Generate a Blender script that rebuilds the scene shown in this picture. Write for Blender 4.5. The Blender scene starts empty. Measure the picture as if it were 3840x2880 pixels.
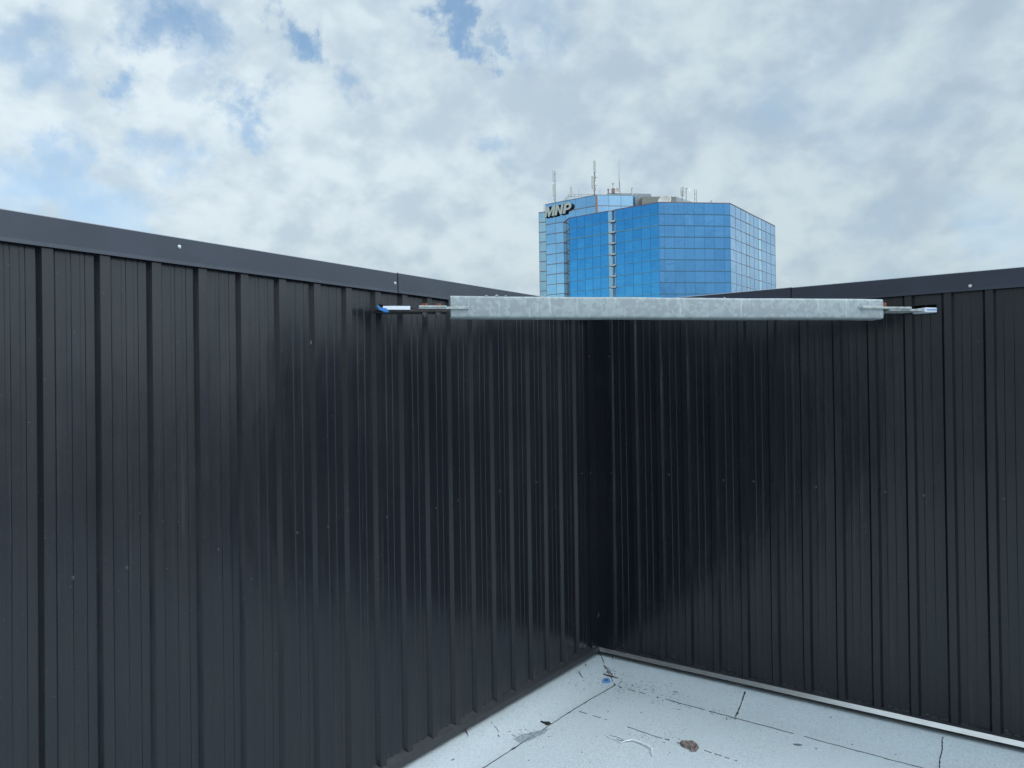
import bpy, math, random
from mathutils import Vector, Matrix
random.seed(7)
S = bpy.context.scene
COL = S.collection
R = math.radians

# ---------------------------------------------------------------- camera
F, PITCH, ROLL, EYE = 2792.9, 0.0065, 0.0135, 1.65
cd = bpy.data.cameras.new('camera'); cam = bpy.data.objects.new('camera', cd); COL.objects.link(cam)
cd.sensor_width = 36; cd.lens = 36*F/3840; cd.clip_start = .02; cd.clip_end = 20000
cam.matrix_world = Matrix.Translation((0, 0, EYE)) @ Matrix.Rotation(R(90)+PITCH, 4, 'X') @ Matrix.Rotation(-ROLL, 4, 'Z')
S.camera = cam

def ray(px, py):
    U, V = px-1920, py-1440
    c, s = math.cos(ROLL), math.sin(ROLL)
    u, v = U*c-V*s, U*s+V*c
    c, s = math.cos(PITCH), math.sin(PITCH)
    return Vector((u, F*c+v*s, F*s-v*c)).normalized()
def on_z(px, py, z):
    d = ray(px, py); k = (z-EYE)/d.z
    return Vector((d.x*k, d.y*k, z))
def at_y(px, py, y):
    d = ray(px, py); k = y/d.y
    return Vector((d.x*k, y, EYE+d.z*k))
def on_plane(px, py, p, n):
    d = ray(px, py); o = Vector((0, 0, EYE)); k = (p-o).dot(n)/d.dot(n)
    return o+d*k

# ---------------------------------------------------------------- node helper
class N:
    def __init__(s, tree): s.t = tree
    def __call__(s, kind, ins=None, **props):
        n = s.t.nodes.new(kind)
        for k, v in props.items(): setattr(n, k, v)
        for k, v in (ins or {}).items():
            if isinstance(v, bpy.types.NodeSocket): s.t.links.new(v, n.inputs[k])
            else: n.inputs[k].default_value = v
        return n
    def math(s, op, a, b=0.0, c=0.0, clamp=False):
        n = s('ShaderNodeMath', {0: a, 1: b, 2: c}, operation=op); n.use_clamp = clamp
        return n.outputs[0]
    def vec(s, op, a, b=(0, 0, 0)):
        n = s('ShaderNodeVectorMath', {0: a, 1: b}, operation=op)
        return n.outputs[1] if op in ('DOT_PRODUCT', 'LENGTH', 'DISTANCE') else n.outputs[0]
    def noise(s, vec, scale, detail=4, rough=.5, dist=0):
        return s('ShaderNodeTexNoise', {'Vector': vec, 'Scale': scale, 'Detail': detail, 'Roughness': rough, 'Distortion': dist}).outputs[0]
    def mr(s, v, a, b, c, d, smooth=True):
        n = s('ShaderNodeMapRange', {0: v, 1: a, 2: b, 3: c, 4: d})
        if smooth: n.interpolation_type = 'SMOOTHSTEP'
        return n.outputs[0]
    def mix(s, f, a, b):
        n = s('ShaderNodeMix', data_type='RGBA')
        for i, v in ((0, f), (6, a), (7, b)):
            if isinstance(v, bpy.types.NodeSocket): s.t.links.new(v, n.inputs[i])
            else: n.inputs[i].default_value = (*v, 1) if isinstance(v, tuple) and len(v) == 3 else v
        return n.outputs[2]
    def scale(s, v, k):
        n = s('ShaderNodeVectorMath', {0: v}, operation='SCALE')
        if isinstance(k, bpy.types.NodeSocket): s.t.links.new(k, n.inputs[3])
        else: n.inputs[3].default_value = k
        return n.outputs[0]

# ---------------------------------------------------------------- sky
SUN_EL, SUN_AZ = 46, 112
W = bpy.data.worlds.new('World'); S.world = W; W.use_nodes = True
W.node_tree.nodes.clear(); n = N(W.node_tree)
sky = n('ShaderNodeTexSky', sky_type='NISHITA', sun_disc=False)
sky.sun_elevation = R(SUN_EL); sky.sun_rotation = R(SUN_AZ); sky.air_density = 1.0; sky.dust_density = .6; sky.ozone_density = 2.0
D = n('ShaderNodeTexCoord').outputs['Generated']
sep = n('ShaderNodeSeparateXYZ', {0: D})
dz = n.math('MAXIMUM', sep.outputs[2], 0.0)
k = n.math('DIVIDE', 1.0, n.math('ADD', dz, .22))
P = n.scale(D, k)
flat = n('ShaderNodeCombineXYZ', {0: n.vec('DOT_PRODUCT', P, (1, 0, 0)), 1: n.vec('DOT_PRODUCT', P, (0, 1, 0)), 2: 0.0}).outputs[0]
rot = n('ShaderNodeMapping', {'Vector': flat, 'Rotation': (0, 0, R(24)), 'Scale': (1.15, .8, 1)}).outputs[0]
warp = n('ShaderNodeTexNoise', {'Vector': rot, 'Scale': 2.2, 'Detail': 3.0})
rotw = n.vec('ADD', rot, n.scale(n.vec('SUBTRACT', warp.outputs['Color'], (.5, .5, .5)), .20))
big = n.noise(rotw, 1.5, 3, .5)
mid = n.noise(rotw, 3.8, 5, .5)
fine = n.noise(rotw, 9.5, 4, .5)
dir_w = n.vec('ADD', D, n.scale(n.vec('SUBTRACT', n('ShaderNodeTexNoise', {'Vector': D, 'Scale': 12.0, 'Detail': 7.0, 'Roughness': .62}).outputs['Color'], (.5, .5, .5)), .19))
# breaks in the cloud deck: (picture px, py, radius in radians, depth)
gap = None
GAPS = [(1090, 110, .026, .8), (1160, 160, .026, .8), (1215, 215, .022, .65), (1730, 60, .026, .85), (1740, 150, .026, .85), (1765, 240, .024, .7), (1730, -40, .03, .8), (1880, 170, .02, .5), (600, 30, .042, .75), (700, 75, .035, .65), (500, 20, .04, .55), (745, 85, .05, .6),
        (405, 275, .028, .65), (660, 165, .03, .45), (730, 300, .03, .45), (880, 385, .028, .5), (915, 515, .032, .7), (1345, 370, .028, .5), (690, 620, .045, .55),
        (160, 690, .05, .6), (330, 730, .05, .6), (60, 680, .045, .55), (450, 830, .045, .5), (60, 560, .035, .4), (160, 545, .03, .5), (30, 165, .04, .5), (1825, 515, .025, .45),
        (2010, 60, .06, .4), (3800, 880, .06, .35), (3620, 830, .04, .15), (3160, 330, .09, .15), (250, 590, .05, .35), (60, 820, .05, .4)]
def blob(v, c, r, a):
    return n.mr(n.vec('DISTANCE', dir_w, tuple(c)), r*.25, r*1.5, a, 0.0)
for px, py, r, a in GAPS:
    b = blob(None, ray(px, py), r, a)
    gap = b if gap is None else n.math('MAXIMUM', gap, b)
# the wide clear patches of the sky to the left of and behind the viewer
for c, r, a in ((Vector((-.93, -.30, .23)).normalized(), .36, 1.1), (Vector((-.5, -.3, .85)).normalized(), .3, .7), (Vector((.1, -.95, .3)).normalized(), .22, .55)):
    gap = n.math('MAXIMUM', gap, blob(None, c, r, a))
puff2 = n.noise(D, 8.5, 6, .58, .2)
dens = n.math('ADD', n.math('MULTIPLY', big, .40), n.math('ADD', n.math('MULTIPLY', mid, .2), n.math('MULTIPLY', puff2, .40)))
thick = n.math('SUBTRACT', n.math('ADD', dens, .25), n.math('MULTIPLY', gap, .56))
cover = n.mr(thick, .20, .74, 0.0, 1.0)
# cloud body: bright tufts, grey undersides
side = n.mr(sep.outputs[0], -.5, .45, 0.0, 1.0)
dir_w2 = n('ShaderNodeMapping', {'Vector': D, 'Rotation': (0, R(-28), 0), 'Scale': (1, 1, 1.3)}).outputs[0]
puff = n.noise(n('ShaderNodeMapping', {'Vector': D, 'Rotation': (0, R(-28), 0), 'Scale': (1, 1, 1.35)}).outputs[0], 14.5, 6, .52, .3)
lump = n.math('ADD', n.math('MULTIPLY', mid, .35), n.math('ADD', n.math('MULTIPLY', n.noise(dir_w2, 27.0, 5, .5), .25), n.math('MULTIPLY', puff, .40)))
lump = n.math('ADD', n.math('MULTIPLY', lump, n.math('SUBTRACT', 1.0, n.math('MULTIPLY', side, .35))), n.math('MULTIPLY', big, n.math('MULTIPLY', side, .35)))
lit = n.mr(lump, .405, .58, 0.0, 1.0)
c_hi = n.mix(side, (.80, .87, .90), (.65, .735, .765))
c_lo = n.mix(side, (.61, .70, .76), (.45, .545, .63))
cloud = n.mix(lit, c_lo, c_hi)
lowc = n.mr(sep.outputs[2], .02, .30, .8, 0.0)
cloud = n.mix(lowc, cloud, n.mix(lit, (.47, .56, .61), (.60, .67, .69)))
zen = n.mr(sep.outputs[2], .46, .95, 1.0, 1.6)          # thinner, brighter deck overhead
sunv = (math.sin(R(SUN_AZ))*math.cos(R(SUN_EL*.6)), math.cos(R(SUN_AZ))*math.cos(R(SUN_EL*.6)), math.sin(R(SUN_EL*.6)))
glow = n.mr(n.vec('DOT_PRODUCT', D, sunv), .35, .98, 1.0, 2.6)     # the deck is brightest round the veiled sun
cloud = n.scale(cloud, n.math('MULTIPLY', zen, glow))
cloud = n.vec('MULTIPLY', cloud, (.95, 1.0, 1.035))
blue = n.vec('MULTIPLY', n.scale(sky.outputs[0], .15), (1.0, 1.0, 1.0))
blue = n.vec('ADD', blue, (.07, .12, .13))
skyc = n.mix(cover, blue, cloud)
bg = n('ShaderNodeBackground', {'Color': skyc, 'Strength': 1.0})
n.t.links.new(bg.outputs[0], n('ShaderNodeOutputWorld').inputs[0])

# ---------------------------------------------------------------- sun behind thin cloud
sd = bpy.data.lights.new('sun', 'SUN'); sd.energy = 1.0; sd.angle = R(22); sd.color = (1, .95, .88)
sun = bpy.data.objects.new('sun', sd); COL.objects.link(sun)
sdir = Vector((math.sin(R(SUN_AZ))*math.cos(R(SUN_EL)), math.cos(R(SUN_AZ))*math.cos(R(SUN_EL)), math.sin(R(SUN_EL))))
sun.rotation_euler = sdir.to_track_quat('Z', 'Y').to_euler()
S.view_settings.view_transform = 'Standard'; S.view_settings.look = 'None'
S.view_settings.exposure = 0; S.view_settings.gamma = 1

# ---------------------------------------------------------------- materials
def mat(name, color, rough=.5, metal=0.0, spec=.5, vary=0.0, vscale=8, bump=0.0, bscale=60, build=None, color2=None, vdetail=5):
    m = bpy.data.materials.new(name); m.use_nodes = True
    q = N(m.node_tree); b = m.node_tree.nodes['Principled BSDF']
    co = q('ShaderNodeTexCoord').outputs['Object']
    b.inputs['Roughness'].default_value = rough; b.inputs['Metallic'].default_value = metal
    b.inputs['Specular IOR Level'].default_value = spec
    b.inputs['Base Color'].default_value = (*color, 1)
    if vary:
        f = q.noise(co, vscale, vdetail, .6)
        c2 = color2 or tuple(c*(1-vary) for c in color)
        m.node_tree.links.new(q.mix(q.mr(f, .35, .65, 0, 1), color, c2), b.inputs['Base Color'])
    if bump:
        h = q.noise(co, bscale, 4, .6)
        m.node_tree.links.new(q('ShaderNodeBump', {'Height': h, 'Strength': 1.0, 'Distance': bump}).outputs[0], b.inputs['Normal'])
    if build: build(q, b, co)
    return m

def cladding_nodes(q, b, co):
    L = b.id_data.links
    # the paint film is a touch glossier and duller in tall streaks, with dust and rain runs
    st = q('ShaderNodeMapping', {'Vector': co, 'Scale': (4, 4, .4)}).outputs[0]
    runs = q.noise(st, 3.0, 5, .6)
    dust = q.noise(co, 2.3, 6, .6)
    base = q.mix(q.mr(runs, .4, .7, 0, 1), (.0095, .0115, .0165), (.0125, .0135, .0170))
    base = q.mix(q.mr(dust, .52, .8, 0, .2), base, (.034, .034, .034))
    base = q.mix(q.mr(q.noise(co, 130, 2, .5), .72, .78, 0, .5), base, (.14, .14, .135))
    drip = q.noise(q('ShaderNodeMapping', {'Vector': co, 'Scale': (45, 45, .9)}).outputs[0], 1.0, 4, .6)
    base = q.mix(q.math('MULTIPLY', q.mr(drip, .58, .74, 0, .45), q.mr(dust, .42, .6, 0, 1)), base, (.040, .041, .042))
    L.new(base, b.inputs['Base Color'])
    L.new(q.math('ADD', q.mr(runs, .3, .7, -.02, .02), q.mr(dust, .3, .7, .20, .26)), b.inputs['Roughness'])
    wav = q.noise(q('ShaderNodeMapping', {'Vector': co, 'Scale': (3.0, 3.0, .8)}).outputs[0], 1.2, 1, .4)
    grit = q.noise(co, 420, 2, .5)
    rip = q.noise(q('ShaderNodeMapping', {'Vector': co, 'Scale': (7.0, 7.0, 2.2)}).outputs[0], 1.4, 2, .5)
    b0 = q('ShaderNodeBump', {'Height': rip, 'Strength': 1.0, 'Distance': .0035})
    b1 = q('ShaderNodeBump', {'Height': wav, 'Strength': 1.0, 'Distance': .010, 'Normal': b0.outputs[0]})
    b2 = q('ShaderNodeBump', {'Height': grit, 'Strength': .35, 'Distance': .0006, 'Normal': b1.outputs[0]})
    L.new(b2.outputs[0], b.inputs['Normal'])
M_clad = mat('dark_prefinished_steel', (.02, .024, .029), .3, 0, .46, build=cladding_nodes)
M_trim = mat('dark_trim_steel', (.026, .033, .052), .42, 0, .5, vary=.18, vscale=3, bump=.004, bscale=2.5)
M_edge = mat('coping_edge_highlight', (.30, .31, .36), .35, .3)  # pale top bevel of the coping: sky glint painted as a lighter colour
M_flash = mat('brown_base_flashing', (.034, .036, .042), .45, .1, .5, vary=.22, vscale=30, bump=.003, bscale=12)
def strip_nodes(q, b, co):
    f = q.noise(q('ShaderNodeMapping', {'Vector': co, 'Scale': (4, 4, 20)}).outputs[0], 3, 3, .5)
    b.id_data.links.new(q.mix(q.mr(f, .35, .7, 0, 1), (.86, .87, .87), (.78, .78, .77)), b.inputs['Base Color'])
M_strip = mat('weathered_drip_strip', (.4, .39, .38), .22, .9, .5, build=strip_nodes)
M_core = mat('wall_core_dark', (.02, .018, .017), .8, vary=.4)
def membrane_nodes(q, b, co):
    L = b.id_data.links
    g1 = q.noise(co, 340, 3, .7); g2 = q.noise(co, 55, 4, .65); g3 = q.noise(co, 2.2, 5, .6)
    c = q.mix(q.mr(g1, .33, .56, 0, 1), (.28, .34, .38), (.68, .75, .785))
    c = q.mix(q.mr(g2, .46, .72, 0, .4), c, (.40, .49, .55))
    c = q.mix(q.mr(g3, .45, .75, 0, .4), c, (.60, .69, .74))
    spk = q.noise(co, 120, 2, .5)
    c = q.mix(q.mr(spk, .705, .76, 0, .8), c, (.05, .055, .06))
    L.new(c, b.inputs['Base Color'])
    hh = q.math('ADD', q.math('MULTIPLY', g1, .35), q.math('MULTIPLY', q.noise(co, 5, 3, .5), 2.2))
    L.new(q('ShaderNodeBump', {'Height': hh, 'Strength': 1.0, 'Distance': .004}).outputs[0], b.inputs['Normal'])
M_memb = mat('mineral_roof_membrane', (.4, .45, .5), .88, 0, .3, build=membrane_nodes)
M_bit = mat('bitumen_bleed', (.022, .023, .027), .7, vary=.5, vscale=60)
M_stain = mat('dirt_stain', (.40, .47, .52), .9, vary=.45, vscale=90, bump=.002, bscale=80)
def galv_nodes(q, b, co):
    L = b.id_data.links
    w = q.vec('ADD', co, q.scale(q('ShaderNodeTexNoise', {'Vector': co, 'Scale': 40.0, 'Detail': 3.0}).outputs['Color'], .02))
    v = q('ShaderNodeTexVoronoi', {'Vector': w, 'Scale': 55.0}).outputs['Color']
    vs = q('ShaderNodeSeparateColor', {0: v}).outputs[0]
    m = q.noise(co, 16, 6, .65)
    pale = q.mr(q.math('ADD', q.math('MULTIPLY', vs, .4), m), .60, .88, 0, 1)
    c = q.mix(pale, (.295, .33, .35), (.365, .415, .425))
    z = q('ShaderNodeSeparateXYZ', {0: co}).outputs[2]
    run = q.noise(q('ShaderNodeMapping', {'Vector': co, 'Scale': (60, 60, 5)}).outputs[0], 1, 3, .6)
    c = q.mix(q.mr(run, .58, .75, 0, .45), c, (.62, .68, .70))
    d = q.noise(co, 9, 4, .7)
    low_dark = q.math('MULTIPLY', q.mr(z, -.034, -.048, 0, .85), q.mr(d, .3, .6, .35, 1))  # darker towards the bottom of the section, broken up by noise
    c = q.mix(low_dark, c, (.16, .17, .165))
    rust = q.mr(q.noise(co, 7, 5, .7), .70, .78, 0, .55)
    c = q.mix(rust, c, (.40, .40, .30))
    L.new(c, b.inputs['Base Color'])
    L.new(q.mr(m, .3, .7, .5, .68), b.inputs['Roughness'])
    L.new(q('ShaderNodeBump', {'Height': q.noise(co, 70, 3, .6), 'Strength': .5, 'Distance': .0012}).outputs[0], b.inputs['Normal'])
M_galv = mat('galvanised_steel', (.4, .45, .48), .6, .15, .5, build=galv_nodes)
M_gplate = mat('galvanised_plate', (.46, .50, .49), .6, .1, vary=.35, vscale=40, bump=.001)
M_steel = mat('dark_bare_plate', (.055, .052, .052), .6, .2, vary=.4, vscale=40)
M_rust = mat('rusty_bolt', (.30, .095, .05), .8, vary=.5, vscale=150, bump=.001, bscale=200)
M_nut = mat('dark_nut', (.09, .10, .115), .5, .4)
M_screwd = mat('painted_screw', (.045, .050, .058), .3, .3)
M_screwl = mat('zinc_screw', (.62, .66, .68), .35, .6)
M_tape = mat('white_sheet_membrane', (.72, .76, .84), .5, bump=.001)
M_tapeb = mat('blue_sheet_membrane', (.03, .19, .52), .45)
M_leaf = mat('dry_leaf', (.27, .215, .20), .9, vary=.55, vscale=60, bump=.003, bscale=70)
M_twig = mat('dead_twig', (.06, .045, .04), .9, vary=.4, vscale=80)
M_red = mat('reddish_bark', (.17, .055, .05), .8, vary=.4)
M_wire = mat('shiny_metal_strip', (.92, .93, .95), .25, .1)
M_blue = mat('blue_plastic', (.13, .30, .66), .45)
M_white = mat('white_plastic', (.6, .63, .66), .5)
M_scuff = mat('scratched_paint', (.30, .33, .36), .7)
M_ground = mat('city_ground', (.20, .165, .14), .9, vary=.4, vscale=.02)

def glass(name, tint, dark):
    def nodes(q, b, co):
        g = q('ShaderNodeNewGeometry').outputs['Random Per Island']
        b.id_data.links.new(q.mix(g, tint, dark), b.inputs['Base Color'])
        wv = q.noise(co, .35, 2, .5)
        b.id_data.links.new(q('ShaderNodeBump', {'Height': wv, 'Strength': 1.0, 'Distance': .05}).outputs[0], b.inputs['Normal'])
    return mat(name, tint, .06, 1.0, .5, build=nodes)
M_gl_blue = glass('blue_mirror_glass', (.085, .34, .58), (.070, .30, .53))
M_gl_front = glass('glass_front_reflection_tint', (.078, .205, .37), (.064, .18, .335))  # same glass, the front's muted sky reflection put into the tint
M_gl_pale = glass('glass_bright_reflection_tint', (.36, .56, .66), (.31, .51, .62))  # same glass, a brighter sky reflection painted in as a paler tint
M_gl_grey = glass('glass_grey_reflection_tint', (.27, .42, .57), (.24, .39, .54))  # same glass, the greyer reflection of the turned faces painted into the tint
M_mull = mat('mullion', (.08, .22, .42), .5, .2)
M_mullp = mat('pale_mullion', (.27, .38, .52), .5, .2)
M_band = mat('bronze_floor_band', (.34, .20, .15), .6)
M_bandg = mat('green_floor_band', (.18, .38, .40), .5)
M_bandd = mat('teal_floor_band', (.05, .16, .24), .5)
M_roofm = mat('roof_gravel', (.3, .29, .27), .9, vary=.3, vscale=.5)
M_pent = mat('penthouse_siding', (.30, .35, .38), .6, .1, vary=.15, vscale=.4)
M_copr = mat('bronze_coping', (.26, .17, .19), .6)
M_ant = mat('antenna_panel', (.58, .60, .56), .5)
M_pole = mat('antenna_pole', (.30, .34, .38), .5, .4)
M_ruddy = mat('brick_flue', (.32, .22, .20), .8)
M_dish = mat('dish_white', (.78, .75, .69), .6)
M_letter = mat('letter_face', (.62, .68, .63), .5)
M_lside = mat('letter_return', (.012, .014, .022), .6)
def louver_nodes(q, b, co):
    z = q('ShaderNodeSeparateXYZ', {0: co}).outputs[2]
    w = q.math('FRACT', q.math('MULTIPLY', z, 1.9))
    b.id_data.links.new(q('ShaderNodeBump', {'Height': w, 'Strength': 1.0, 'Distance': .25}).outputs[0], b.inputs['Normal'])
M_louv = mat('louvre_metal', (.42, .42, .40), .6, build=louver_nodes)

# ---------------------------------------------------------------- mesh helpers
class MB:
    def __init__(s): s.v = []; s.f = []; s.mi = []
    def add(s, vs, fs, mi=0):
        o = len(s.v); s.v += [tuple(v) for v in vs]; s.f += [tuple(i+o for i in f) for f in fs]; s.mi += [mi]*len(fs)
        return s
    def quad(s, a, b, c, d, mi=0): return s.add([a, b, c, d], [(0, 1, 2, 3)], mi)
    def box(s, o, ax, ay, az, mi=0):
        """o: corner, ax ay az: edge vectors"""
        o = Vector(o); ax = Vector(ax); ay = Vector(ay); az = Vector(az)
        v = [o, o+ax, o+ax+ay, o+ay, o+az, o+ax+az, o+ax+ay+az, o+ay+az]
        f = [(0, 3, 2, 1), (4, 5, 6, 7), (0, 1, 5, 4), (1, 2, 6, 5), (2, 3, 7, 6), (3, 0, 4, 7)]
        if ax.cross(ay).dot(az) < 0: f = [tuple(reversed(x)) for x in f]
        return s.add(v, f, mi)
    def tube(s, pts, rad, seg=8, mi=0, caps=True, flat=1.0):
        pts = [Vector(p) for p in pts]; rs = rad if isinstance(rad, (list, tuple)) else [rad]*len(pts)
        rings = []
        for i, p in enumerate(pts):
            t = (pts[min(i+1, len(pts)-1)]-pts[max(i-1, 0)]).normalized()
            up = Vector((0, 0, 1)) if abs(t.z) < .95 else Vector((0, 1, 0))
            a = t.cross(up).normalized(); b = a.cross(t).normalized()*flat
            rings.append([p+(a*math.cos(2*math.pi*k/seg)+b*math.sin(2*math.pi*k/seg))*rs[i] for k in range(seg)])
        v = [q for r in rings for q in r]; f = []
        for i in range(len(pts)-1):
            for k in range(seg):
                f.append((i*seg+k, i*seg+(k+1) % seg, (i+1)*seg+(k+1) % seg, (i+1)*seg+k))
        if caps: f += [tuple(range(seg-1, -1, -1)), tuple(range((len(pts)-1)*seg, len(pts)*seg))]
        return s.add(v, f, mi)
    def prism(s, poly, ext, mi=0, mside=None):
        poly = [Vector(p) for p in poly]; ext = Vector(ext); k = len(poly)
        v = poly+[p+ext for p in poly]
        s.add(v, [tuple(range(k)), tuple(range(2*k-1, k-1, -1))], mi)
        o = len(s.v)-2*k
        for i in range(k):
            j = (i+1) % k
            s.f.append((o+i, o+i+k, o+j+k, o+j)); s.mi.append(mi if mside is None else mside)
        return s
    def build(s, name, mats, parent=None, origin=None, smooth=False, bevel=0):
        if not isinstance(mats, (list, tuple)): mats = [mats]
        me = bpy.data.meshes.new(name)
        o0 = Vector(origin) if origin is not None else (Vector(parent.location) if parent is not None else Vector((0, 0, 0)))
        if parent is not None and origin is None and parent.parent is not None: o0 = parent['_o'] if '_o' in parent else o0
        me.from_pydata([tuple(Vector(v)-o0) for v in s.v], [], s.f)
        for m in mats: me.materials.append(m)
        me.polygons.foreach_set('material_index', s.mi)
        if smooth: me.polygons.foreach_set('use_smooth', [True]*len(me.polygons))
        me.update()
        ob = bpy.data.objects.new(name, me); COL.objects.link(ob)
        if parent is None: ob.location = o0
        else: ob.parent = parent
        if bevel:
            bv = ob.modifiers.new('bevel', 'BEVEL'); bv.width = bevel; bv.segments = 2; bv.limit_method = 'ANGLE'
        return ob
def sub(mb, name, mats, part, thing_loc, **kw):
    """a sub-part: vertices in world, part sits at its thing's origin"""
    return mb.build(name, mats, part, origin=thing_loc, **kw)
def tag(o, label, cat, group=None):
    o['label'] = label; o['category'] = cat
    if group: o['group'] = group
    return o
def thing(name, loc, label, cat, group=None):
    o = bpy.data.objects.new(name, None); COL.objects.link(o); o.location = loc; o.empty_display_size = .1
    return tag(o, label, cat, group)
def struct(o): o['kind'] = 'structure'; return o

# ---------------------------------------------------------------- the two walls
TH = 0.63664
C0 = Vector((.52265, 4.66776, 0))
DL = Vector((-math.sin(TH), -math.cos(TH), 0)); DR = Vector((math.cos(TH), -math.sin(TH), 0))
TOP, COPH = 2.1706, .0907
PAN, CREST = -.030, -.013           # cladding pans and rib crests behind the plane of coping and flashing nose
class Wall:
    def __init__(s, d, nrm): s.d = d; s.n = nrm
    def p(s, t, o, z): return C0+s.d*t+s.n*o+Vector((0, 0, z))
    def px(s, px, py, o=PAN):
        q = on_plane(px, py, C0+s.n*o, s.n)
        return (q-C0).dot(s.d), q.z
LW, RW = Wall(DL, DR), Wall(DR, DL)

def clad(w, length, ribs, holes, zb=.041, zt=TOP-.03):
    """ribs: t of the rib's far base edges; profile = list of (t, out)"""
    prof = []
    for r in ribs:
        prof += [(r, PAN), (r+.011, CREST), (r+.042, CREST), (r+.053, PAN)]
        for a in (.079, .118):
            j = random.uniform(-.001, .001)
            prof += [(r+a+j, PAN), (r+a+.003+j, PAN+(.0015 if w is LW else .0012)), (r+a+.014+j, PAN+(.0015 if w is LW else .0012)), (r+a+.017+j, PAN)]
    prof = [(-.04+.048 if False else PAN, PAN)]+[q for q in prof if q[0] > PAN+.005 and q[0] < length-.005]+[(length, PAN)]
    # split at hole edges
    ts = [q[0] for q in prof]
    def out(t):
        for i in range(len(prof)-1):
            if prof[i][0] <= t <= prof[i+1][0]:
                a, b = prof[i], prof[i+1]; return a[1]+(b[1]-a[1])*(t-a[0])/max(1e-9, b[0]-a[0])
        return PAN
    for h in holes:
        for e in h[:2]:
            if all(abs(e-t) > .001 for t in ts): ts.append(e)
    ts.sort()
    zs = {zb, zt}
    for h in holes: zs |= {h[2], h[3]}
    k = 14
    zs |= {zb+(zt-zb)*i/k for i in range(1, k)}
    zs = sorted(zs)
    m = MB(); vid = {}
    def V(i, j):
        if (i, j) not in vid:
            t, z = ts[i], zs[j]
            wob = .0035*math.sin(z*2.1+t*1.3)*math.sin(t*3.1+.6) if 0 < j < len(zs)-1 else 0
            vid[(i, j)] = len(m.v); m.v.append(tuple(w.p(t+wob*.8, out(t)+wob*.3, z)))
        return vid[(i, j)]
    for i in range(len(ts)-1):
        for j in range(len(zs)-1):
            tc, zc = (ts[i]+ts[i+1])/2, (zs[j]+zs[j+1])/2
            if any(h[0] < tc < h[1] and h[2] < zc < h[3] for h in holes): continue
            f = (V(i, j), V(i+1, j), V(i+1, j+1), V(i, j+1))
            m.f.append(f if w is LW else tuple(reversed(f))); m.mi.append(0)
    return m

def screw(w, px, py, r, m, parent, o=None, name='screw'):
    # find whether the head sits on a crest or a pan
    t, z = w.px(px, py, PAN if o is None else o)
    oo = PAN if o is None else o
    c = w.p(t, oo, z); mb = MB(); a = w.d; b = Vector((0, 0, 1)); nn = w.n
    def ring(rr, h, k): return [c+nn*h+(a*math.cos(2*math.pi*i/k)+b*math.sin(2*math.pi*i/k))*rr for i in range(k)]
    k = 12
    r1, r2, r3, r4 = ring(r, 0, k), ring(r*.95, .0016, k), ring(r*.62, .0018, k), ring(r*.58, .006, k)
    vs = r1+r2+r3+r4+[c+nn*.0066]; fs = []
    for L in range(3):
        for i in range(k): fs.append((L*k+i, L*k+(i+1) % k, (L+1)*k+(i+1) % k, (L+1)*k+i))
    for i in range(k): fs.append((3*k+i, 3*k+(i+1) % k, 4*k))
    mb.add(vs, fs).build(name, m, parent)

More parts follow.
